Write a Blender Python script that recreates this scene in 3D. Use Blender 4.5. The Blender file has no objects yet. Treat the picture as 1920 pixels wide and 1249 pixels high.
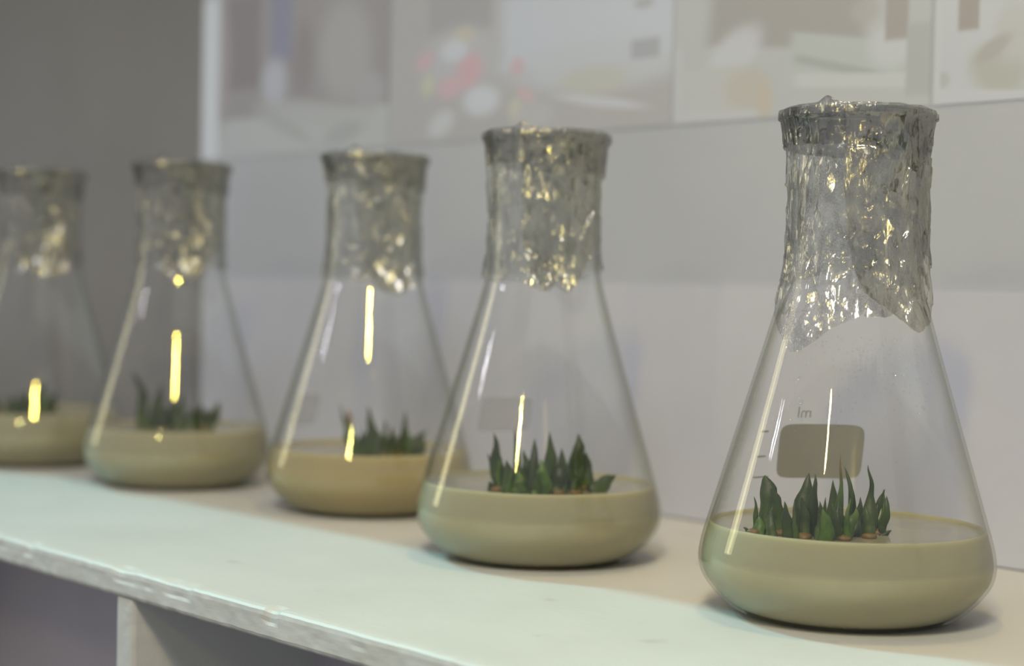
import bpy, bmesh, math, random
from mathutils import Vector, Matrix, noise

C = bpy.context.scene.collection
PI = math.pi
KEY_E = 23
WORLD = 0.42
SUN_E = 1.9
DOWN_E = 1.1
LAMP_E = 2.1
LAMP2_E = 1.0
WIN_E = 0.4
DOOR_E = 9

# ------------------------------------------------------------------ camera
cd = bpy.data.cameras.new('camera'); cam = bpy.data.objects.new('camera', cd); C.objects.link(cam)
cam.matrix_world = Matrix(((0.66434, -0.03378, 0.74667, 0.0),
                           (0.74711, 0.00077, -0.66470, -0.3457),
                           (0.02188, 0.99943, 0.02574, 0.11503),
                           (0, 0, 0, 1)))
cd.sensor_width = 23.6
cd.lens = 3271.4 / 1920 * 23.6
cd.clip_start = 0.01
cd.dof.use_dof = True
cd.dof.focus_distance = 0.618
cd.dof.aperture_fstop = 4.0
bpy.context.scene.camera = cam

# ------------------------------------------------------------------ world and lights
S = bpy.context.scene
W = bpy.data.worlds.new('room_light'); S.world = W; W.use_nodes = True
bg = W.node_tree.nodes['Background']
bg.inputs[0].default_value = (0.90, 0.93, 1.0, 1)
bg.inputs[1].default_value = WORLD

def aim(o, d):
    o.rotation_euler = Vector(d).to_track_quat('-Z', 'Y').to_euler()

# cool daylight falling along the shelf from the left, cut off by the unseen overhang above
l = bpy.data.lights.new('cool_daylight', 'SUN'); l.energy = SUN_E; l.color = (0.40, 0.93, 1.0); l.angle = 0.012
o = bpy.data.objects.new('cool_daylight', l); C.objects.link(o); aim(o, (0.75, 0.15, -0.64))
# warm downlight under the unseen overhang, straight above the flasks
l = bpy.data.lights.new('warm_downlight', 'AREA'); l.shape = 'DISK'; l.size = 0.06; l.energy = DOWN_E; l.color = (1.0, 0.74, 0.30)
o = bpy.data.objects.new('warm_downlight', l); C.objects.link(o); o.location = (-0.44, 0.165, 0.735); aim(o, (0, 0, -1))
# two small yellow lamps in the room in front of the shelf
l = bpy.data.lights.new('yellow_lamp', 'AREA'); l.shape = 'RECTANGLE'; l.size = 0.028; l.size_y = 0.06; l.energy = LAMP_E; l.color = (1.0, 0.78, 0.17)
o = bpy.data.objects.new('yellow_lamp', l); C.objects.link(o); o.location = (-0.04, -0.43, 0.64); aim(o, (-0.6, 0.6, -0.5))
l = bpy.data.lights.new('yellow_lamp', 'AREA'); l.shape = 'RECTANGLE'; l.size = 0.013; l.size_y = 0.075; l.energy = LAMP2_E; l.color = (1.0, 0.86, 0.30)
o = bpy.data.objects.new('yellow_lamp', l); C.objects.link(o); o.location = (-0.08, -0.956, 0.668); aim(o, (-0.35, 1.1, -0.57))
# added soft key light, front right, so the wall dims towards the left
l = bpy.data.lights.new('added_key_light', 'AREA'); l.shape = 'DISK'; l.size = 0.6; l.energy = KEY_E; l.color = (0.95, 0.965, 1.0)
o = bpy.data.objects.new('added_key_light', l); C.objects.link(o); o.location = (0.60, -1.25, 1.90); aim(o, Vector((-0.5, 0.2, 0.1)) - o.location)
# bright window far off to the left
l = bpy.data.lights.new('far_window', 'AREA'); l.shape = 'RECTANGLE'; l.size = 0.05; l.size_y = 0.065; l.energy = WIN_E; l.color = (0.92, 0.93, 1.0)
o = bpy.data.objects.new('far_window', l); C.objects.link(o); o.location = (-1.77, -1.24, 0.785); aim(o, Vector((-0.45, 0.16, 0.08)) - o.location)
# tall pale yellow lit doorway beyond the far left end of the shelf
l = bpy.data.lights.new('lit_doorway', 'AREA'); l.shape = 'RECTANGLE'; l.size = 0.42; l.size_y = 1.2; l.energy = DOOR_E; l.color = (1.0, 0.92, 0.52)
o = bpy.data.objects.new('lit_doorway', l); C.objects.link(o); o.location = (-4.0, -1.40, 0.90); aim(o, (1, 0.40, -0.1))

V = S.view_settings
S.display_settings.display_device = 'sRGB'
V.view_transform = 'Standard'; V.look = 'None'; V.exposure = 0.0; V.gamma = 1.0; V.use_curve_mapping = False
S.cycles.transparent_max_bounces = 64
S.cycles.max_bounces = 8

# ------------------------------------------------------------------ node helpers
def lin(r, g, b):
    f = lambda c: (c/255/12.92) if c/255 <= .04045 else ((c/255+.055)/1.055)**2.4
    return (f(r), f(g), f(b), 1.0)

class NT:
    def __init__(s, name):
        s.m = bpy.data.materials.new(name); s.m.use_nodes = True
        s.t = s.m.node_tree; s.t.nodes.clear(); s.out = s.t.nodes.new('ShaderNodeOutputMaterial')
    def n(s, kind, **kw):
        x = s.t.nodes.new('ShaderNode' + kind)
        for k, v in kw.items():
            if k.startswith('i_'):
                k = k[2:]; k = int(k) if k.isdigit() else k.replace('_', ' ')
                s.put(x.inputs[k], v)
            else: setattr(x, k, v)
        return x
    def put(s, sock, v):
        if isinstance(v, bpy.types.NodeSocket): s.t.links.new(v, sock)
        else:
            try: sock.default_value = v
            except Exception: sock.default_value = tuple(v)[:3]
    def math(s, op, a, b=0.0, c=0.0, clamp=False):
        x = s.t.nodes.new('ShaderNodeMath'); x.operation = op; x.use_clamp = clamp
        s.put(x.inputs[0], a); s.put(x.inputs[1], b); s.put(x.inputs[2], c); return x.outputs[0]
    def ramp(s, v, a, b, lo=0.0, hi=1.0):
        x = s.t.nodes.new('ShaderNodeMapRange'); x.interpolation_type = 'SMOOTHSTEP'
        s.put(x.inputs[0], v); s.put(x.inputs[1], a); s.put(x.inputs[2], b); s.put(x.inputs[3], lo); s.put(x.inputs[4], hi); return x.outputs[0]
    def mix(s, f, a, b):
        x = s.t.nodes.new('ShaderNodeMix'); x.data_type = 'RGBA'
        s.put(x.inputs[0], f); s.put(x.inputs[6], a); s.put(x.inputs[7], b); return x.outputs[2]
    def noise(s, scale, detail=3.0, vec=None, rough=0.5):
        x = s.t.nodes.new('ShaderNodeTexNoise'); x.inputs['Scale'].default_value = scale
        x.inputs['Detail'].default_value = detail; x.inputs['Roughness'].default_value = rough
        if vec is not None: s.put(x.inputs['Vector'], vec)
        return x.outputs['Fac']
    def obj(s): return s.t.nodes.new('ShaderNodeTexCoord').outputs['Object']
    def sep(s, v):
        x = s.t.nodes.new('ShaderNodeSeparateXYZ'); s.put(x.inputs[0], v); return x.outputs
    def scaled(s, v, sc):
        x = s.t.nodes.new('ShaderNodeVectorMath'); x.operation = 'MULTIPLY'; s.put(x.inputs[0], v); x.inputs[1].default_value = sc; return x.outputs[0]
    def bump(s, h, strength, dist):
        x = s.t.nodes.new('ShaderNodeBump'); x.inputs['Strength'].default_value = strength; x.inputs['Distance'].default_value = dist
        s.put(x.inputs['Height'], h); return x.outputs[0]
    def principled(s, base, rough, normal=None, **kw):
        x = s.t.nodes.new('ShaderNodeBsdfPrincipled')
        s.put(x.inputs['Base Color'], base); s.put(x.inputs['Roughness'], rough)
        if normal is not None: s.put(x.inputs['Normal'], normal)
        for k, v in kw.items(): s.put(x.inputs[k.replace('_', ' ')], v)
        return x.outputs[0]
    def done(s, sh):
        s.t.links.new(sh, s.out.inputs[0]); return s.m

# ------------------------------------------------------------------ object helpers
def mesh_obj(name, verts, faces, mat, parent=None, smooth=False):
    me = bpy.data.meshes.new(name); me.from_pydata([tuple(v) for v in verts], [], faces); me.update()
    if smooth: me.polygons.foreach_set('use_smooth', [True]*len(me.polygons))
    ob = bpy.data.objects.new(name, me); C.objects.link(ob)
    if mat: me.materials.append(mat)
    if parent: ob.parent = parent
    return ob

def bm_obj(name, bm, mat, parent=None, smooth=False):
    me = bpy.data.meshes.new(name); bm.to_mesh(me); bm.free()
    if smooth: me.polygons.foreach_set('use_smooth', [True]*len(me.polygons))
    ob = bpy.data.objects.new(name, me); C.objects.link(ob)
    if mat: me.materials.append(mat)
    if parent: ob.parent = parent
    return ob

def empty(name, loc, label, cat, group=None):
    o = bpy.data.objects.new(name, None); C.objects.link(o); o.location = loc; o.empty_display_size = .02
    o['label'] = label; o['category'] = cat
    if group: o['group'] = group
    return o

def box(name, lo, hi, mat, parent=None, bevel=0.0):
    bm = bmesh.new(); bmesh.ops.create_cube(bm, size=1)
    lo, hi = Vector(lo), Vector(hi)
    for v in bm.verts: v.co = Vector([(lo[i]+hi[i])/2 + v.co[i]*(hi[i]-lo[i]) for i in range(3)])
    if bevel: bmesh.ops.bevel(bm, geom=bm.edges[:], offset=bevel, segments=2, affect='EDGES', profile=.5)
    return bm_obj(name, bm, mat, parent)

def struct(o): o['kind'] = 'structure'; return o

def lathe(prof, n):
    """closed surface of revolution; prof is a list of (r, z), r = 0 allowed at the ends"""
    vs, fs, rings = [], [], []
    for r, z in prof:
        if r <= 0: rings.append([len(vs)]); vs.append((0, 0, z))
        else:
            rings.append(list(range(len(vs), len(vs)+n)))
            for k in range(n):
                a = 2*PI*k/n; vs.append((r*math.cos(a), r*math.sin(a), z))
    for A, B in zip(rings, rings[1:]):
        if len(A) == 1: fs += [(A[0], B[(k+1) % n], B[k]) for k in range(n)]
        elif len(B) == 1: fs += [(A[k], A[(k+1) % n], B[0]) for k in range(n)]
        else: fs += [(A[k], A[(k+1) % n], B[(k+1) % n], B[k]) for k in range(n)]
    return vs, fs

def interp(x, tab):
    if x <= tab[0][0]: return tab[0][1]
    for (a, u), (b, v) in zip(tab, tab[1:]):
        if x <= b: return u + (v-u)*(x-a)/(b-a)
    return tab[-1][1]

# ------------------------------------------------------------------ materials
def mat_wall(name, col):
    t = NT(name); p = t.obj(); f = t.noise(6, 4, p); g = t.noise(220, 2, p)
    c = t.mix(t.ramp(f, .3, .7), [x*.96 for x in col[:3]]+[1], [min(1, x*1.04) for x in col[:3]]+[1])
    return t.done(t.principled(c, .75, t.bump(g, .15, .001)))

def mat_paint(name, col, dark):
    t = NT(name); p = t.obj()
    f = t.noise(35, 5, p); g = t.noise(260, 3, t.scaled(p, (.35, 1, 1))); s = t.noise(9, 4, p, .6)
    c = t.mix(t.ramp(s, .35, .7), col, [x*.93 for x in col[:3]]+[1])
    c = t.mix(t.math('MULTIPLY', t.ramp(f, .66, .76), .45), c, dark)
    h = t.math('ADD', t.math('MULTIPLY', f, .6), t.math('MULTIPLY', g, .4))
    return t.done(t.principled(c, .55, t.bump(h, .35, .0012)))

def mat_glass():
    t = NT('clear_glass')
    lw = t.n('LayerWeight', i_Blend=.5).outputs['Facing']
    tc = t.mix(t.ramp(lw, .45, .92), (.988, .988, .984, 1), (.80, .81, .77, 1))
    tr = t.n('BsdfTransparent', i_Color=tc).outputs[0]
    gl = t.n('BsdfGlossy', i_Color=(1, 1, 1, 1), i_Roughness=.02, i_Normal=t.bump(t.noise(70, 2, t.obj()), .03, .002)).outputs[0]
    fr = t.math('MULTIPLY_ADD', t.math('POWER', lw, 5.0), .45, .035)
    return t.done(t.n('MixShader', i_0=fr, i_1=tr, i_2=gl).outputs[0])

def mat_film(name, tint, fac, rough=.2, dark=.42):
    t = NT(name); p = t.obj()
    def facets(scale, squash, amp):
        q = t.scaled(p, (scale, scale, scale*squash))
        v = t.n('TexVoronoi'); t.put(v.inputs['Vector'], q); v.inputs['Scale'].default_value = 1.0
        d = t.n('VectorMath', operation='SUBTRACT', i_0=q, i_1=v.outputs['Position']).outputs[0]
        g = t.n('VectorMath', operation='SUBTRACT', i_0=v.outputs['Color'], i_1=(.5, .5, .5)).outputs[0]
        return t.math('MULTIPLY', t.n('VectorMath', operation='DOT_PRODUCT', i_0=d, i_1=g).outputs['Value'], amp/scale)
    hgt = t.math('ADD', facets(130, .4, .75), facets(330, .55, .6))
    hgt = t.math('ADD', hgt, t.math('MULTIPLY', t.noise(260, 3, t.scaled(p, (1, 1, .25)), .55), .0011))
    nb = t.bump(hgt, 1.0, 1.0)
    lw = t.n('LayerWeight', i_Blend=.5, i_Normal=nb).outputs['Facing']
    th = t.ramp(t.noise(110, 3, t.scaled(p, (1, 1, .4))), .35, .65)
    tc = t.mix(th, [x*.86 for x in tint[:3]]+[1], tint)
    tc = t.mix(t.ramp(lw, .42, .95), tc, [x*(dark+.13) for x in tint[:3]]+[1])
    # doubled film along the creases
    wob = t.n('VectorMath', operation='ADD', i_0=t.scaled(p, (1, 1, .38)), i_1=t.n('VectorMath', operation='SCALE', i_0=t.n('TexNoise', i_Scale=140.0, i_Detail=2.0).outputs['Color'], i_3=.006).outputs[0]).outputs[0]
    def crease(scale, width):
        v = t.n('TexVoronoi', feature='DISTANCE_TO_EDGE', i_Scale=scale); t.put(v.inputs['Vector'], wob)
        return t.ramp(v.outputs['Distance'], width*.3, width, 1, 0)
    patch = t.ramp(t.noise(75, 2, p), .38, .62)
    tc = t.mix(t.math('MULTIPLY', crease(105, .07), .55), tc, [x*dark for x in tint[:3]]+[1])
    tc = t.mix(t.math('MULTIPLY', t.math('MULTIPLY', crease(270, .12), patch), .55), tc, [x*dark for x in tint[:3]]+[1])
    tr = t.n('BsdfTransparent', i_Color=tc).outputs[0]
    gl = t.n('BsdfGlossy', i_Color=(.93, .92, .90, 1), i_Roughness=rough, i_Normal=nb).outputs[0]
    f = t.math('MULTIPLY_ADD', t.math('POWER', lw, 4.0), .3, fac, clamp=True)
    return t.done(t.n('MixShader', i_0=f, i_1=tr, i_2=gl).outputs[0])

def mat_gel(name, col, top, layer, zl):
    t = NT(name); p = t.obj(); z = t.sep(p)[2]
    f = t.noise(60, 3, p)
    c = t.mix(t.ramp(f, .3, .7), col, [x*.94 for x in col[:3]]+[1])
    c = t.mix(t.ramp(z, zl-.0012, zl+.0012, 0, layer), c, top)
    nz = t.sep(t.n('NewGeometry').outputs['Normal'])[2]
    sp = t.ramp(nz, .8, .95, 0, .5)
    return t.done(t.principled(c, .09, None, Specular_IOR_Level=sp, Subsurface_Weight=.55, Subsurface_Radius=(.012, .011, .006), Subsurface_Scale=1.0, IOR=1.36))

def mat_leaf(name, lo, hi, tip):
    t = NT(name); p = t.obj()
    r = t.n('ObjectInfo').outputs['Random']
    g = t.n('TexCoord').outputs['Generated']
    f = t.noise(230, 4, t.scaled(p, (1, 1, .5)), .6)
    zz = t.sep(g)[2]
    c = t.mix(t.math('MULTIPLY_ADD', r, .45, t.ramp(zz, .0, .75, .55, 0)), lo, hi)
    c = t.mix(t.math('MULTIPLY', t.ramp(f, .45, .62), .7), c, [x*.55 for x in lo[:3]]+[1])
    c = t.mix(t.ramp(t.sep(g)[2], .55, 1.0, 0, .75), c, tip)
    return t.done(t.principled(c, .42, t.bump(t.noise(500, 3, p), .3, .0006), Specular_IOR_Level=.3, Subsurface_Weight=.15, Subsurface_Radius=(.003, .004, .001), Subsurface_Scale=1.0))

def mat_plain(name, col, rough=.6, bump=0):
    t = NT(name); p = t.obj(); f = t.noise(90, 3, p)
    c = t.mix(f, [x*.92 for x in col[:3]]+[1], [min(1, x*1.08) for x in col[:3]]+[1])
    return t.done(t.principled(c, rough, t.bump(f, bump, .001) if bump else None))

def mat_print(name, base, shapes, k):
    """a printed sheet: soft edged flat shapes (x, z, half width, half height, turn, softness, colour) on the sheet's own plane"""
    t = NT(name); p = t.obj(); s = t.sep(p)
    K = lambda c: [x*k*g for x, g in zip(lin(*c)[:3], (.94, 1.0, 1.16))]+[1]
    col = t.mix(t.noise(25, 3, p), K(base), [x*1.06 for x in K(base)[:3]]+[1])
    for x0, z0, hw, hh, turn, kind, c in shapes:
        dx = t.math('SUBTRACT', s[0], x0); dz = t.math('SUBTRACT', s[2], z0)
        cs, sn = math.cos(turn), math.sin(turn)
        u = t.math('ADD', t.math('MULTIPLY', dx, cs/hw), t.math('MULTIPLY', dz, sn/hw))
        v = t.math('ADD', t.math('MULTIPLY', dx, -sn/hh), t.math('MULTIPLY', dz, cs/hh))
        if kind == 'e': d = t.math('SQRT', t.math('ADD', t.math('MULTIPLY', u, u), t.math('MULTIPLY', v, v)))
        else: d = t.math('MAXIMUM', t.math('ABSOLUTE', u), t.math('ABSOLUTE', v))
        col = t.mix(t.ramp(d, .55, 1.3, .9, 0) if kind == 'e' else t.ramp(d, .85, 1.1, 1, 0), col, K(c))
    return t.done(t.principled(col, .5))

PRINT_K = 1.3
POSTERS = [
(-1.067, -0.8518, (134, 129, 130), 1.08, [(0.0087, 0.0114, 0.1106, 0.0153, 0.0, 'r', (160, 161, 159)), (-0.0557, 0.078, 0.0212, 0.0326, 0.0, 'r', (120, 113, 116)), (-0.087, 0.066, 0.0152, 0.0481, 0.0, 'e', (146, 138, 138)), (-0.011, 0.0862, 0.0125, 0.0247, 0.0, 'r', (122, 122, 138)), (0.015, 0.0612, 0.0133, 0.026, 0.0, 'e', (126, 120, 121)), (0.0612, 0.0624, 0.0296, 0.037, 0.1, 'e', (151, 148, 147)), (-0.0179, 0.0481, 0.0152, 0.017, 0.0, 'e', (162, 162, 168)), (0.0306, 0.024, 0.0654, 0.0089, -0.14, 'e', (157, 157, 155)), (-0.0057, 0.0191, 0.0374, 0.0056, -0.35, 'e', (150, 150, 148)), (0.0601, 0.0104, 0.0228, 0.0067, 0.17, 'e', (148, 148, 147)), (0.0872, 0.0354, 0.0165, 0.0132, 0.0, 'e', (150, 147, 148)), (-0.0978, 0.0558, 0.0119, 0.0596, 0.0, 'r', (186, 187, 188))]),
(-0.848, -0.6153, (155, 152, 151), 1.05, [(0.0657, 0.0578, 0.0853, 0.0212, 0.0, 'r', (172, 174, 180)), (0.0624, 0.0355, 0.0776, 0.0142, 0.0, 'e', (170, 172, 175)), (-0.0542, 0.0759, 0.0292, 0.0124, 0.0, 'r', (148, 145, 145)), (-0.0533, 0.0479, 0.0364, 0.0186, 0.0, 'e', (164, 163, 165)), (-0.0855, 0.049, 0.0092, 0.0051, 0.35, 'e', (180, 152, 156)), (-0.0444, 0.0404, 0.0125, 0.0105, 0.44, 'e', (182, 150, 154)), (-0.0625, 0.0316, 0.0118, 0.0069, 0.0, 'e', (180, 154, 157)), (-0.0026, 0.0392, 0.0063, 0.0054, 0.0, 'e', (178, 154, 156)), (0.0055, 0.0229, 0.0089, 0.0036, -0.52, 'e', (180, 156, 157)), (-0.0825, 0.0346, 0.0061, 0.007, -0.35, 'e', (172, 172, 152)), (-0.0499, 0.0612, 0.0106, 0.0056, 0.0, 'e', (172, 166, 152)), (-0.0032, 0.0154, 0.0063, 0.0072, 0.0, 'e', (174, 172, 158)), (-0.0583, 0.053, 0.0127, 0.0069, 0.0, 'e', (178, 180, 184)), (-0.0333, 0.0225, 0.017, 0.0092, 0.0, 'e', (180, 182, 186)), (-0.0692, 0.011, 0.0129, 0.0075, 0.35, 'e', (174, 175, 176)), (0.0969, 0.0409, 0.0104, 0.005, 0.0, 'r', (150, 150, 154)), (0.0586, 0.0272, 0.0287, 0.008, 0.0, 'e', (168, 166, 158)), (0.063, 0.0156, 0.0366, 0.0028, -0.14, 'e', (176, 176, 178)), (0.0125, 0.0115, 0.0176, 0.0089, 0.0, 'e', (164, 162, 160)), (0.095, 0.0645, 0.0077, 0.0028, 0.0, 'e', (152, 152, 152))]),
(-0.6138, -0.4586, (166, 166, 165), 1.0, [(-0.006, 0.0486, 0.0493, 0.0158, -0.1, 'r', (150, 147, 144)), (-0.0375, 0.0329, 0.0201, 0.011, 0.52, 'e', (178, 178, 180)), (-0.0526, 0.0144, 0.0221, 0.0133, 0.0, 'r', (172, 171, 169)), (-0.0283, 0.0153, 0.0157, 0.0104, 0.0, 'e', (170, 165, 155)), (-0.0179, 0.0081, 0.006, 0.0088, 0.0, 'e', (174, 164, 152)), (0.0357, 0.0255, 0.0396, 0.0088, -0.16, 'r', (166, 169, 166)), (0.0328, 0.0196, 0.0337, 0.0022, -0.24, 'r', (154, 155, 152)), (0.0391, 0.0142, 0.0394, 0.0034, -0.07, 'r', (177, 177, 176)), (0.0564, 0.0285, 0.0135, 0.0106, 0.0, 'e', (178, 178, 179)), (0.0589, 0.0427, 0.0064, 0.012, 0.0, 'r', (150, 144, 140)), (0.041, 0.0457, 0.009, 0.0059, 0.0, 'e', (160, 156, 152)), (-0.0487, 0.0032, 0.0276, 0.0027, -0.05, 'r', (174, 173, 173)), (-0.0753, 0.02, 0.0037, 0.019, 0.0, 'r', (173, 173, 173)), (0.0711, 0.0213, 0.0068, 0.0166, 0.0, 'r', (160, 160, 158))]),
(-0.4566, -0.3786, (174, 175, 177), 0.98, [(-0.0063, 0.0133, 0.0158, 0.0114, -0.35, 'e', (162, 161, 152)), (-0.0219, 0.0418, 0.0054, 0.0104, 0.0, 'r', (150, 143, 138)), (0.001, 0.0285, 0.0104, 0.0136, 0.0, 'e', (172, 170, 168)), (-0.0093, 0.0227, 0.0106, 0.0041, 0.52, 'e', (158, 155, 150)), (-0.0345, 0.0108, 0.0039, 0.0038, 0.0, 'e', (164, 163, 160)), (-0.0033, 0.0017, 0.0393, 0.0027, -0.07, 'r', (178, 178, 179)), (-0.0378, 0.0252, 0.0022, 0.0259, 0.0, 'r', (178, 179, 180))])]
LEAVES = [[(-73, -351, -104, -332, 512, 46, 2), (-28, -328, -52, -355, 479, 46, 1), (2, -283, 0, -228, 525, 53, 1), (48, -259, 77, -277, 530, 36, 0), (103, -245, 110, -224, 510, 38, 0), (133, -222, 140, -229, 607, 32, 3), (100, -131, 77, -121, 549, 17, 1), (73, -75, 94, -91, 482, 31, 0), (129, -62, 115, -33, 552, 50, 3), (115, -10, 145, 29, 466, 23, 1), (145, -13, 126, 14, 422, 17, 0), (172, -19, 181, -12, 448, 23, 1), (185, -48, 215, -23, 330, 17, 0), (-99, -390, -139, -401, 330, 19, 0), (-73, -398, -102, -372, 378, 38, 0), (176, -339, 174, -358, 424, 48, 0), (178, -245, 184, -183, 418, 34, 1), (148, -152, 142, -107, 446, 30, 0), (37, -370, 44, -401, 440, 34, 0), (68, -322, 57, -322, 455, 38, 0), (112, -301, 104, -285, 439, 30, 0), (8, -414, -21, -394, 414, 34, 0), (196, -125, 176, -127, 417, 34, 0), (162, -271, 171, -305, 438, 34, 0)],
 [(40, -240, 13, -271, 546, 38, 0), (65, -197, 61, -203, 563, 25, 0), (146, -210, 139, -217, 483, 36, 0), (198, -195, 162, -180, 530, 38, 0), (198, -122, 206, -132, 560, 45, 0), (197, -51, 209, -71, 489, 36, 0), (187, 5, 203, 25, 545, 50, 1), (222, 64, 216, 74, 469, 43, 0), (290, 30, 332, 130, 378, 47, 1), (-33, -212, -67, -240, 451, 18, 0), (54, -290, 46, -326, 347, 31, 0), (218, -304, 186, -287, 409, 44, 0), (267, -222, 259, -231, 456, 44, 0), (272, -143, 260, -136, 439, 40, 0), (164, -323, 160, -330, 448, 39, 0), (273, -281, 282, -305, 440, 35, 0), (312, -78, 316, -49, 426, 35, 0)],
 [(225, -225, 163, -263, 532, 53, 0), (-202, 58, -238, -20, 528, 20, 0), (240, -197, 244, -198, 472, 48, 0), (140, -39, 105, -95, 542, 38, 0), (151, -19, 175, -32, 477, 49, 3), (199, 69, 215, 54, 526, 22, 0), (159, 114, 198, 213, 416, 25, 1), (224, -1, 209, 28, 392, 43, 0), (304, 31, 326, 42, 374, 43, 0), (258, -165, 248, -147, 433, 42, 0), (255, -59, 291, -74, 439, 40, 0), (277, 96, 272, 140, 381, 24, 0)],
 [(-267, -90, -308, -132, 623, 41, 1), (-171, -63, -164, -16, 570, 47, 0), (-93, 13, -71, 10, 486, 53, 0), (-64, 69, -56, 64, 510, 34, 0), (-31, 137, -4, 149, 450, 50, 0), (3, 204, 3, 261, 466, 47, 0), (-123, -131, -132, -149, 453, 46, 0), (-23, -90, -18, -85, 447, 52, 0), (49, -27, 24, 0, 435, 52, 0), (46, 48, 23, 70, 433, 52, 0), (83, 120, 109, 136, 424, 49, 0), (-40, -125, -40, -148, 432, 46, 0)],
 [(29, 2, 15, 23, 513, 48, 0), (95, 40, 143, 46, 453, 41, 0), (3, -56, -2, -74, 437, 48, 0), (-31, -129, -93, -154, 421, 48, 0), (-24, -220, -94, -248, 413, 48, 0), (100, -157, 110, -178, 450, 48, 0), (135, -83, 165, -99, 415, 51, 0), (161, -25, 152, -1, 405, 51, 0), (74, -214, 68, -206, 415, 48, 0)]]

# ------------------------------------------------------------------ the room
WALL = mat_wall('grey_wall_paint', (.45, .475, .55, 1))
LIT_BAND = mat_wall('lit_band_paint', (.535, .548, .64, 1))  # light on the lower wall put into a paler colour
SHADED = mat_wall('shaded_wall_paint', (.255, .243, .245, 1))  # shade at the dim left end put into the wall colour
FLOOR = mat_wall('floor_vinyl', (.12, .10, .085, 1))
OVERHANG = mat_wall('overhang_paint', (.55, .53, .50, 1))
struct(box('wall_back', (-1.06, .308, -.80), (1.6, .37, .75), WALL))
struct(box('wall_left', (-4.2, .345, -.80), (-1.06, .40, .75), SHADED))
struct(box('lit_wall_band', (-1.06, .3058, .0005), (1.6, .308, .118), LIT_BAND))  # thin strip for the lit lower part of the wall, its light painted in
struct(box('unseen_overhang', (-4.2, -.046, .75), (1.6, .40, .80), OVERHANG))  # unseen overhang added above the frame to cut off the daylight
struct(box('floor', (-4.2, -2.6, -.84), (1.6, .40, -.80), FLOOR))

# ------------------------------------------------------------------ the shelf unit
PAINT = mat_paint('white_shelf_paint', (.58, .575, .565, 1), (.36, .34, .31, 1))
BACK = mat_paint('cubby_back_paint', (.57, .51, .57, 1), (.52, .46, .51, 1))
unit = empty('shelf_unit', (-.6, .15, -.80), 'white painted wooden shelf unit with rough chipped front edge, carrying the row of flasks', 'shelf')
def local(o): o.matrix_parent_inverse = Matrix.Translation((.6, -.15, .80)); return o
prof = [(.3055, 0), (.2, 0), (.1, 0), (.05, 0), (.025, 0), (.012, 0), (.006, 0), (.003, -.0001), (.0012, -.0005), (.0003, -.0013), (0, -.0028), (0, -.0045), (0, -.0062), (0, -.0080), (0, -.0098),
        (.0004, -.0109), (.0014, -.0117), (.004, -.01205), (.012, -.01205), (.3055, -.01205)]
xs, x = [], -1.75
while x < .45:
    xs.append(x); x += .0016 if -.80 < x < -.25 else .012
vs, fs = [], []
for i, x in enumerate(xs):
    for j, (y, z) in enumerate(prof):
        d = Vector((0, 0, 0))
        if y < .01:
            a = noise.noise(Vector((x*170, z*260, 3.1))); b = noise.noise(Vector((x*45, z*90, 8.3)))
            c = max(0, noise.noise(Vector((x*75, 2.2, 1.7 + z*40)))-.22)
            d = Vector((0, .00022*a + .0004*b, .00012*a))
            if 7 <= j <= 11: d += Vector((0, .0022*c, -.0022*c))
            if 15 <= j <= 17: d += Vector((0, .0005*c, .0005*c))
        elif y < .3 and z > -.001: d = Vector((0, 0, -.00008*abs(noise.noise(Vector((x*90, y*200, 0))))))
        vs.append(Vector((x, y, z)) + d)
n = len(prof)
for i in range(len(xs)-1):
    for j in range(n):
        k = (j+1) % n
        fs.append((i*n+j, i*n+k, (i+1)*n+k, (i+1)*n+j))
fs.append(tuple(range(n))[::-1]); fs.append(tuple((len(xs)-1)*n + j for j in range(n)))
local(mesh_obj('top_board', vs, fs, PAINT, unit))
def rough_box(name, lo, hi, mat, nz):
    bm = bmesh.new()
    bmesh.ops.create_grid(bm, x_segments=1, y_segments=1, size=1); bm.clear()
    pr = [(lo[0], hi[1]), (lo[0], lo[1]+.002), (lo[0]+.0005, lo[1]+.0005), (lo[0]+.002, lo[1]), ((lo[0]+hi[0])/2, lo[1]), (hi[0]-.002, lo[1]), (hi[0]-.0005, lo[1]+.0005), (hi[0], lo[1]+.002), (hi[0], hi[1])]
    rings = []
    for i in range(nz+1):
        z = lo[2] + (hi[2]-lo[2])*i/nz; r = []
        for (px, py) in pr:
            d = .00035*noise.noise(Vector((px*150, z*120, py*30))) if py < .1 else 0
            r.append(bm.verts.new((px + d, py + abs(d), z)))
        rings.append(r)
    for A, B in zip(rings, rings[1:]):
        for k in range(len(A)):
            bm.faces.new((A[k], A[(k+1) % len(A)], B[(k+1) % len(A)], B[k]))
    bm.faces.new(rings[0][::-1]); bm.faces.new(rings[-1])
    return local(bm_obj(name, bm, mat, unit))
for x in (-.9355, -.6246, -.3137):
    rough_box('divider', (x, .0008, -.7988), (x+.0127, .2985, -.0119), PAINT, 160)
for x in (-1.745, .43): rough_box('side_panel', (x, .0008, -.7988), (x+.0127, .2985, -.0119), PAINT, 20)
for x0, x1 in ((-1.7322, -.9356), (-.9227, -.6247), (-.6118, -.3138), (-.3009, .4299)):
    local(box('back_panel', (x0, .090, -.7988), (x1, .096, -.0121), BACK, unit))
    local(box('lower_board', (x0, .004, -.40), (x1, .0899, -.388), PAINT, unit, .0012))

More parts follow.
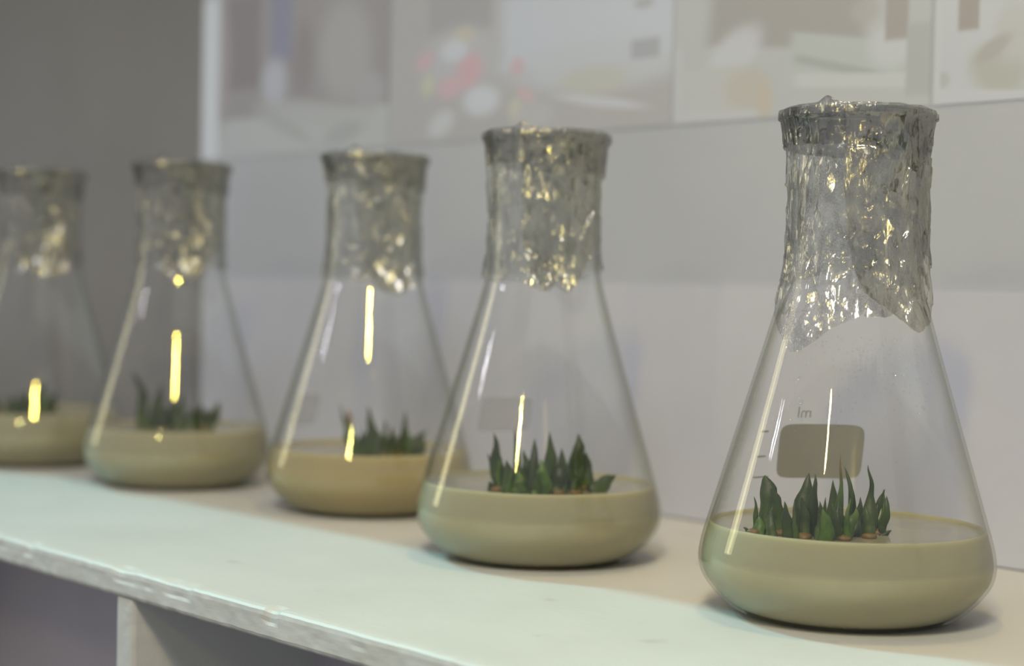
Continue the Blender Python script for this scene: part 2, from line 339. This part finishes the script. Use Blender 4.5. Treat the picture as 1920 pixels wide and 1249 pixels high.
# ------------------------------------------------------------------ printed sheets on the wall
def sheet(i, label):
    x0, x1, base, k, shapes = POSTERS[i]
    cx = (x0+x1)/2
    m = mat_print('printed_sheet', base, shapes, k*PRINT_K)
    w = (x1-x0)/2; nx, nz = 24, 18; vs, fs = [], []
    for b, y in enumerate((0.0, .0002)):
        for j in range(nz+1):
            for q in range(nx+1):
                X = -w + 2*w*q/nx; Z = .30*j/nz
                curl = .0001*(1+math.sin(9*X+4*Z+i))*(q in (0, nx) or j == 0)*.5
                vs.append((X, y - .0004 - curl, Z))
    N = (nx+1)*(nz+1)
    for j in range(nz):
        for q in range(nx):
            a = j*(nx+1)+q
            fs.append((a, a+1, a+nx+2, a+nx+1)); fs.append((N+a, N+a+nx+1, N+a+nx+2, N+a+1))
    edge = [q for q in range(nx+1)] + [(j*(nx+1)+nx) for j in range(1, nz+1)] + [nz*(nx+1)+q for q in range(nx-1, -1, -1)] + [j*(nx+1) for j in range(nz-1, 0, -1)]
    for a, b in zip(edge, edge[1:]+edge[:1]): fs.append((a, N+a, N+b, b))
    o = mesh_obj('poster', vs, fs, m); o.location = (cx, .3080, .20)
    o['label'] = label; o['category'] = 'poster'; o['group'] = 'printed pictures pinned along the wall'
sheet(0, 'printed picture with white left border and grey figures, at the wall end')
sheet(1, 'printed picture of a pale coat above pink and red flowers, on the wall')
sheet(2, 'printed picture of pale green bench and white papers, behind the nearest flask')
sheet(3, 'white bordered printed picture with a small olive shape, at the right end of the wall')

# ------------------------------------------------------------------ flasks
GLASS = mat_glass()
PROFILE = [(35, 0), (40, 1.8), (44.8, 5.4), (48.7, 9.6), (51.7, 14.3), (52.8, 19.5), (52.3, 24.5), (51.1, 29.5), (49.8, 34), (45.35, 49), (37.6, 75), (30.2, 100), (25.7, 116), (24.2, 124.5), (23.5, 135),
           (23.3, 150), (23.3, 164), (24.1, 172.6), (25.1, 177.5)]
def smooth_profile(p, k=4):
    out = []
    for i in range(len(p)-1):
        a, b, c, d = p[max(0, i-1)], p[i], p[i+1], p[min(len(p)-1, i+2)]
        for s in range(k):
            t = s/k
            out.append(tuple(.5*(2*b[m] + (c[m]-a[m])*t + (2*a[m]-5*b[m]+4*c[m]-d[m])*t*t + (3*b[m]-a[m]-3*c[m]+d[m])*t**3) for m in (0, 1)))
    return out + [p[-1]]
SP = [(r/1e3, z/1e3) for r, z in smooth_profile(PROFILE)]
WALLT = .0011
def offset(pts, t):
    out = []
    for i, (r, z) in enumerate(pts):
        a, b = pts[max(0, i-1)], pts[min(len(pts)-1, i+1)]
        dr, dz = b[0]-a[0], b[1]-a[1]; L = math.hypot(dr, dz)
        out.append((r - dz/L*t, z + dr/L*t))
    return out
INNER = offset(SP, WALLT)
def radius_at(z, tab=SP):
    if z <= tab[0][1]: return tab[0][0]
    for (r0, z0), (r1, z1) in zip(tab, tab[1:]):
        if z <= z1: return r0 + (r1-r0)*(z-z0)/max(1e-9, z1-z0)
    return tab[-1][0]
GLASS_PROFILE = [(0, .0012), (.02, .0010), (.034, .0006)] + SP + [(.0256, .1788), (.0257, .1796), (.0252, .1802), (.0245, .1800)] + INNER[::-1] + [(.02, WALLT+.0012), (0, WALLT+.0014)]
GV, GF = lathe(GLASS_PROFILE, 128)
glass_me = None

def make_gel(level, mat, parent, seed):
    pts = [(r-.00012, z+.00012) for r, z in INNER if z < level-.0006]
    rl = radius_at(level, INNER) - .00012
    pts = [(0, WALLT+.0016), (.02, WALLT+.0014)] + pts + [(rl, level), (radius_at(level+.0016, INNER)-.0001, level+.0014), (radius_at(level+.0016, INNER)-.0008, level+.0015), (rl-.0018, level+.0004), (rl-.004, level-.0001), (rl-.012, level-.0003), (.025, level-.0002), (.012, level), (0, level)]
    v, f = lathe(pts, 96)
    v = [(x, y, z + (.00025*noise.noise(Vector((x*90, y*90, seed))) if z > level-.0006 and math.hypot(x, y) < rl-.003 else 0)) for x, y, z in v]
    return mesh_obj('gel', v, f, mat, parent, True)

def crumple(u, z, s, seed, e=1.0):
    """sharp creased relief: a random tilt in every irregular cell"""
    p = Vector((u*s, z*s*e, seed))
    d, q = noise.voronoi(p)
    g = noise.cell_vector(q[0]*37.7)
    h = (p-q[0]).dot(Vector((g.x-.5, g.y-.5, 0))*2) + .35*(g.z-.5)
    return h/s

def make_film(name, mat, parent, bottom, az0, a0, a1, seed, nu, nv, lift, amp, top, cap=True):
    """thin wrap from phi a0 to a1 (degrees, 0 faces the room, + is to the right), lower edge from the table bottom"""
    full = a1-a0 >= 360
    vs, fs = [], []
    cols = nu if full else nu+1
    for j in range(nv+1):
        t = j/nv
        for i in range(cols):
            ph = a0 + (a1-a0)*i/nu
            zb = interp(ph, bottom)/1e3 + .0006*noise.noise(Vector((ph*.25, seed, 0)))
            z = zb + (top-zb)*t
            A = math.radians(az0+ph); R = radius_at(min(z, .1775))
            if z > .1775: R = .0259
            u = math.radians(ph)*.0245
            env = .42*amp*(1.0 if z < .168 else max(.35, 1-(z-.168)*60))
            w = crumple(u, z, 80, seed, .36)*.20 + crumple(u, z, 210, seed+5, .6)*.38 + .0005*abs(noise.noise(Vector((u*420, z*45, seed+3))))
            fold = max(0, noise.noise(Vector((u*120, z*22, seed+9)))-.12)*.0022
            h = lift + max(0, env*(w + .0009 + fold))
            if z < .128: h += amp*.0012*min(1, (.128-z)/.012)*max(0, noise.noise(Vector((u*170, seed, z*60)))+.25)
            r = R + h
            vs.append((r*math.cos(A), r*math.sin(A), z + .0003*noise.noise(Vector((u*200, z*200, seed)))))
    for j in range(nv):
        for i in range(nu):
            k = (i+1) % cols if full else i+1
            fs.append((j*cols+i, j*cols+k, (j+1)*cols+k, (j+1)*cols+i))
    if cap:
        last = list(range(nv*cols, nv*cols+cols))
        for ring, (rf, dz) in enumerate(((.985, .0013), (.95, .0018), (.90, .0013), (.7, .0003), (.4, -.0004), (.12, -.0003))):
            cur = []
            for i in range(cols):
                ph = a0 + (a1-a0)*i/nu; A = math.radians(az0+ph); r = (.0262+lift)*rf
                z = top + dz + .0005*noise.noise(Vector((r*math.cos(A)*160, r*math.sin(A)*160, seed))) + (.0024 if ring < 3 else 0)*math.exp(-((ph+24)/6)**2)*amp
                cur.append(len(vs)); vs.append((r*math.cos(A), r*math.sin(A), z))
            for i in range(nu):
                k = (i+1) % cols
                fs.append((last[i], last[k], cur[k], cur[i]))
            last = cur
        fs.append(tuple(last))
    return mesh_obj(name, vs, fs, mat, parent, True)

def cone_patch(name, mat, parent, azc, halfdeg, z0, z1, lift, corner=.28, n=20):
    """a rounded patch lying on the outside of the glass"""
    vs, fs = [], []; zc, hz = (z0+z1)/2, (z1-z0)/2
    ring = []
    for k in range(4*n):
        a = 2*PI*k/(4*n); c, s = math.cos(a), math.sin(a); e = corner
        ring.append((math.copysign(abs(c)**e, c), math.copysign(abs(s)**e, s)))
    for dl in (lift, lift+.0002):
        for q in (1.0, .97, .6, .25, 0):
            for (px, pz) in ring:
                z = zc + pz*hz*q; A = math.radians(azc + halfdeg*px*q*(radius_at(zc)/radius_at(z))); r = radius_at(z) + dl - (.00012 if q == 1 and dl > lift else 0)
                vs.append((r*math.cos(A), r*math.sin(A), z))
    m = 4*n
    for b in (0, 5):
        for q in range(4):
            for k in range(m):
                f = ((b+q)*m+k, (b+q)*m+(k+1) % m, (b+q+1)*m+(k+1) % m, (b+q+1)*m+k)
                fs.append(f if b else f[::-1])
    for k in range(m): fs.append((k, 5*m+k, 5*m+(k+1) % m, (k+1) % m))
    return mesh_obj(name, vs, fs, mat, parent, True)

def cone_text(name, body, size, mat, parent, azc, z0, lift=.0003):
    """printed letters wrapped on the outside of the glass, reading the right way round from outside"""
    cu = bpy.data.curves.new('lettering', 'FONT'); cu.body = body; cu.size = size; cu.align_x = 'CENTER'; cu.extrude = .00006; cu.resolution_u = 3
    tmp = bpy.data.objects.new('lettering', cu); C.objects.link(tmp)
    dg = bpy.context.evaluated_depsgraph_get(); me = bpy.data.meshes.new_from_object(tmp.evaluated_get(dg))
    bpy.data.objects.remove(tmp); bpy.data.curves.remove(cu)
    for v in me.vertices:
        z = z0 + v.co.y; r = radius_at(z) + lift + v.co.z; A = math.radians(azc) + v.co.x/radius_at(z)
        v.co = (r*math.cos(A), r*math.sin(A), z)
    me.name = name
    o = bpy.data.objects.new(name, me); C.objects.link(o); me.materials.append(mat); o.parent = parent
    return o

ENAMEL = mat_plain('grey_enamel', (.41, .395, .35, 1), .55)
FAINT = mat_plain('faint_enamel', (.34, .33, .31, 1), .5)
t = NT('thin_enamel')
THIN = t.done(t.n('MixShader', i_0=.5, i_1=t.n('BsdfTransparent').outputs[0], i_2=t.n('BsdfDiffuse', i_Color=(.34, .33, .31, 1)).outputs[0]).outputs[0])
t = NT('worn_enamel')
WORN = t.done(t.n('MixShader', i_0=.13, i_1=t.n('BsdfTransparent').outputs[0], i_2=t.n('BsdfDiffuse', i_Color=(.34, .32, .24, 1)).outputs[0]).outputs[0])
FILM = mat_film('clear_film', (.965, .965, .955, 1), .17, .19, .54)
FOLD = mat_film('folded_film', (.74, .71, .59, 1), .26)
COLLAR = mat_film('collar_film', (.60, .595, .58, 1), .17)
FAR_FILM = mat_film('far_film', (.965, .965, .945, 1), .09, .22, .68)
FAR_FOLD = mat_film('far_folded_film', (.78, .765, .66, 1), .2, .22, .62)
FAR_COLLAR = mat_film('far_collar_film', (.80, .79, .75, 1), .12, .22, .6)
GEL_A = mat_gel('pale_gel', (.378, .353, .238, 1), (.305, .286, .20, 1), .75, .0212)
GEL_B = mat_gel('shaded_gel', (.39, .33, .18, 1), (.33, .285, .17, 1), .5, .0245)  # same gel out of the daylight, its warm shade put into the colour

SPOTS = [(-.3871, .1621), (-.5487, .1601), (-.7135, .1936), (-.8620, .1698), (-1.0062, .1559)]
CAMAZ = [-52.7, -42.7, -37.1, -30.9, -26.5]
LABELS = ['conical glass flask of cloudy gel nearest the camera, sharp, with crumpled film on its neck',
          'conical glass flask of cloudy gel, second from the nearest, film ending in a yellow point',
          'conical glass flask standing furthest back on the shelf, with shaded ochre gel and plant at right',
          'blurred conical glass flask of pale gel standing between the shaded-gel flask and the cropped one',
          'most blurred conical glass flask, cut off by the left edge, with dark low plant']
CLEAR = [[(-180, 125), (-90, 116), (-60, 104), (-40, 95), (-31, 95.5), (-12, 104), (5, 108), (25, 108), (60, 117), (90, 122), (180, 125)],
         [(-180, 122), (-90, 120), (-50, 117), (-20, 118), (0, 114), (10, 116), (22, 113), (35, 119), (90, 124), (180, 122)],
         [(-180, 120), (-90, 118), (-60, 117), (-10, 117), (10, 112), (25, 110), (45, 114), (90, 120), (180, 120)],
         [(-180, 125), (-90, 122), (-40, 124), (-10, 118), (5, 112), (15, 116), (40, 122), (90, 122), (180, 125)],
         [(-180, 122), (-90, 120), (-20, 118), (10, 116), (50, 118), (90, 124), (180, 122)]]
FOLDS = [(-8, 112, [(-8, 150), (-2, 128), (8, 116), (20, 112), (32, 107), (42, 102.5), (60, 107), (70, 113), (76, 124), (112, 132)]),
         (-22, 62, [(-22, 140), (-14, 124), (-3, 115.5), (4, 113.5), (12, 119), (22, 113.5), (34, 120), (45, 128), (62, 150)]),
         (-20, 55, [(-20, 150), (-8, 124), (6, 113), (18, 110.5), (34, 113), (44, 122), (55, 140)]),
         (-32, 60, [(-32, 150), (-22, 130), (-5, 121), (4, 112.5), (14, 118), (34, 124), (60, 140)]),
         (-40, 55, [(-40, 140), (-20, 122), (0, 117), (30, 119), (55, 130)])]
LEVEL = [.0313, .0310, .0306, .0316, .0316]
flasks = []
for i, (x, y) in enumerate(SPOTS):
    f = empty('conical_flask', (x, y, 0), LABELS[i], 'flask', 'conical flasks in a row along the shelf'); flasks.append(f)
    if glass_me is None:
        g = mesh_obj('glass_body', GV, GF, GLASS, f, True); glass_me = g.data
    else:
        g = bpy.data.objects.new('glass_body', glass_me); C.objects.link(g); g.parent = f
    make_gel(LEVEL[i], GEL_B if i == 2 else GEL_A, f, i*3.3)
    near = i == 0
    fi, fo = (FILM, FOLD) if near else (FAR_FILM, FAR_FOLD)
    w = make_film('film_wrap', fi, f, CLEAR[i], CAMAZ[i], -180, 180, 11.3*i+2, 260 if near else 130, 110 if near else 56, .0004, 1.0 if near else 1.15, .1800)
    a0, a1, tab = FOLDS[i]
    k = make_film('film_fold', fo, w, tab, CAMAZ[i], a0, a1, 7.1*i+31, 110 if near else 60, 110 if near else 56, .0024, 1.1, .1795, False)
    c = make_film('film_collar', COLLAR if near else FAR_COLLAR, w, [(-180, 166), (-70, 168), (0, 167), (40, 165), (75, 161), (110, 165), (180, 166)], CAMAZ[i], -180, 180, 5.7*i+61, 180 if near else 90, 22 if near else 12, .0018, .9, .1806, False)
# enamel marks fired on the backs of the flasks
cone_patch('marking_patch', ENAMEL, flasks[0], 142.0, 22.0, .0440, .0655, .0003)
cone_patch('marking_patch', WORN, flasks[1], 160.0, 17.0, .0500, .0660, .0003)
cone_patch('marking_patch', WORN, flasks[2], -168.0, 12.0, .0400, .0570, .0003)
cone_text('lettering', 'ml', .0062, THIN, flasks[0], 152.4, .0680)
for az, z, w in ((176.0, .0628, 3.0), (171.5, .0448, 5.0), (174.0, .0530, 3.0)):
    cone_patch('graduation', THIN, flasks[0], az, w, z-.0004, z+.0004, .0003, .5, 6)
# condensation inside the nearest flask
def drops(parent, spots, seed):
    rnd = random.Random(seed); vs, fs = [], []
    for (az, z, s, st) in spots:
        A = math.radians(az); R = radius_at(z, INNER)
        nrm = Vector((math.cos(A), math.sin(A), .26)).normalized(); tx = Vector((-math.sin(A), math.cos(A), 0)); tz = nrm.cross(tx)*-1
        c = Vector((R*math.cos(A), R*math.sin(A), z)); b = len(vs)
        vs.append(c - nrm*s*.55)
        for ring, (q, h) in enumerate(((.55, .45), (1, .02))):
            for k in range(8):
                a = 2*PI*k/8; vs.append(c + tx*math.cos(a)*s*q + tz*math.sin(a)*s*q*st - nrm*s*h)
        for k in range(8):
            fs.append((b, b+1+(k+1) % 8, b+1+k)); fs.append((b+1+k, b+1+(k+1) % 8, b+9+(k+1) % 8, b+9+k))
    o = mesh_obj('condensation', vs, fs, WATER, parent, True); o['kind'] = 'stuff'
t = NT('water_drops')
WATER = t.done(t.n('MixShader', i_0=t.math('MULTIPLY_ADD', t.n('LayerWeight', i_Blend=.4).outputs['Facing'], .35, .06), i_1=t.n('BsdfTransparent', i_Color=(.93, .93, .92, 1)).outputs[0], i_2=t.n('BsdfGlossy', i_Color=(1, 1, 1, 1), i_Roughness=.03).outputs[0]).outputs[0])
rnd = random.Random(12); sp = []
for k in range(420):
    ph = rnd.gauss(18, 26); z = .101 - abs(rnd.gauss(0, .014))
    if -75 < ph < 80 and z > .05: sp.append((CAMAZ[0]+ph, z, rnd.choice((.00018, .00024, .0003, .00042)), 1))
for k in range(26): sp.append((CAMAZ[0]-34+rnd.gauss(0, 6), rnd.uniform(.066, .096), rnd.uniform(.0002, .0005), 1.3))
for az, z in ((-25.2, .0885), (-8.4, .0771), (-84, .086), (-80, .078), (-78, .0725)): sp.append((az, z, .0009, 1.3))
drops(flasks[0], sp, 3)

# ------------------------------------------------------------------ plants in the gel
GREEN = mat_leaf('green_leaf', (.030, .046, .016, 1), (.068, .115, .012, 1), (.033, .041, .022, 1))
YOUNG = mat_leaf('bright_leaf', (.052, .112, .012, 1), (.092, .165, .015, 1), (.09, .14, .03, 1))
REDTIP = mat_leaf('red_tipped_leaf', (.055, .095, .022, 1), (.07, .12, .022, 1), (.24, .09, .04, 1))
CALLUS = mat_plain('brown_callus', (.16, .095, .022, 1), .5, .6)
def make_leaf(parent, b, t, w, c, mat, rnd, zb):
    b = Vector((b[0], b[1], zb-.0012)); t = Vector(t); n, m = 14, 8
    axis = t-b; L = axis.length; up = Vector((0, 0, 1))
    cen = Vector((b.x, b.y, 0)); side = axis.cross(VIEW).normalized()
    out = VIEW*rnd.uniform(-.10, .16)*L
    out = out + side*rnd.uniform(-.11, .11)*L
    if c == 1: out = out + side*(.16*L if (side.dot(t-b) >= 0) == (rnd.random() < 0) else -.0*L)
    blunt = c == 2
    vs, fs = [], []
    for i in range(n+1):
        s = i/n
        p = b + axis*s + out*math.sin(PI*s)*.5
        if c == 1: p += up*(.16*L*math.sin(PI*s)*(1-.3*s))
        q = (1.0 + .08*math.sin(PI*s))*(1-s**(5.0 if blunt else 2.2))**(.62 if blunt else 1.0)
        if c == 3: q = (1.05 - .72*min(1, max(0, (s-.28)/.32))**1.2)*(1-s**4)
        sd = b.x*900 + b.y*700
        q *= 1 + .30*noise.noise(Vector((s*4.5, sd, 0)))
        wd = w*.5*q + .00008
        p = p + side*w*.22*noise.noise(Vector((s*3.2, sd, 5))) + VIEW*w*.2*noise.noise(Vector((s*3, sd, 9)))
        th = wd*(.62 - .22*s)
        for k in range(m):
            a = 2*PI*k/m; ca, sa = math.cos(a), math.sin(a)
            hollow = .35*th*max(0, sa)*(1-abs(ca))
            vs.append(p + side*ca*wd + VIEW*(sa*th - hollow))
    for i in range(n):
        for k in range(m): fs.append((i*m+k, i*m+(k+1) % m, (i+1)*m+(k+1) % m, (i+1)*m+k))
    fs.append(tuple(range(m))[::-1]); fs.append(tuple(n*m+k for k in range(m)))
    return mesh_obj('leaf', vs, fs, mat, parent, True)
PLANT_LABELS = ['green plantlet with pointed leaves, one red tipped, in the nearest and sharpest flask',
                'green plantlet with fat upright leaves crossed by a yellow glint, inside the second nearest flask',
                'spiky green plantlet with a reddish left leaf, inside the shaded-gel flask',
                'blurred dark green plantlet with a tall left leaf, inside the fourth flask from the nearest',
                'very blurred low dark plantlet, cut off by the left edge, inside the last flask']
for i, leaves in enumerate(LEAVES):
    rnd = random.Random(40+i); fx, fy = SPOTS[i]; lv = LEVEL[i]
    A = math.radians(CAMAZ[i]); VIEW = Vector((math.cos(A), math.sin(A), 0))
    mx = sum(l[0] for l in leaves)/len(leaves)/1e4; my = sum(l[1] for l in leaves)/len(leaves)/1e4
    root = empty('succulent_plantlet', (fx+mx, fy+my, lv), PLANT_LABELS[i], 'plant', 'plantlets growing in the flasks')
    def put(o): o.matrix_parent_inverse = Matrix.Translation((-mx, -my, -lv)); return o
    for j, (bx, by, tx, ty, tz, w, c) in enumerate(leaves):
        m = REDTIP if (i, j) in ((0, 5), (2, 0)) else YOUNG if (i, j) in ((0, 14), (0, 15), (0, 16), (1, 11), (1, 12)) else GREEN
        lf = put(make_leaf(root, (bx/1e4, by/1e4), (tx/1e4, ty/1e4, tz/1e4), w/1e4*(1.2 if c == 2 else 1.08)*(1.3 if i else 1.05), c, m, rnd, lv))
        if m is REDTIP: lf['label'] = 'leaf with a reddish brown tip'
    # short young leaves between the long ones
    for k in range(14):
        bx, by, *_r = rnd.choice(leaves)
        bx += rnd.uniform(-35, 35); by += rnd.uniform(-35, 35)
        t = Vector((bx/1e4, by/1e4, lv + rnd.uniform(.006, .015))) + Vector((rnd.uniform(-1, 1), rnd.uniform(-1, 1), 0))*.0035
        put(make_leaf(root, (bx/1e4, by/1e4), t, rnd.uniform(.0016, .0030), 0, rnd.choice((GREEN, GREEN, YOUNG)), rnd, lv))
    # knobbly brown pieces the leaves grow from
    for (bx, by, *_r) in leaves[1::3]:
        bm = bmesh.new(); bmesh.ops.create_icosphere(bm, subdivisions=2, radius=.0021)
        for v in bm.verts:
            v.co = Vector((v.co.x*1.3, v.co.y*1.3, v.co.z*.7))*(1+.22*noise.noise(v.co*600+Vector((bx, by, 0)))) + Vector((bx/1e4, by/1e4, lv+.0003)) + VIEW*.0006
        put(bm_obj('callus', bm, CALLUS, root, True))
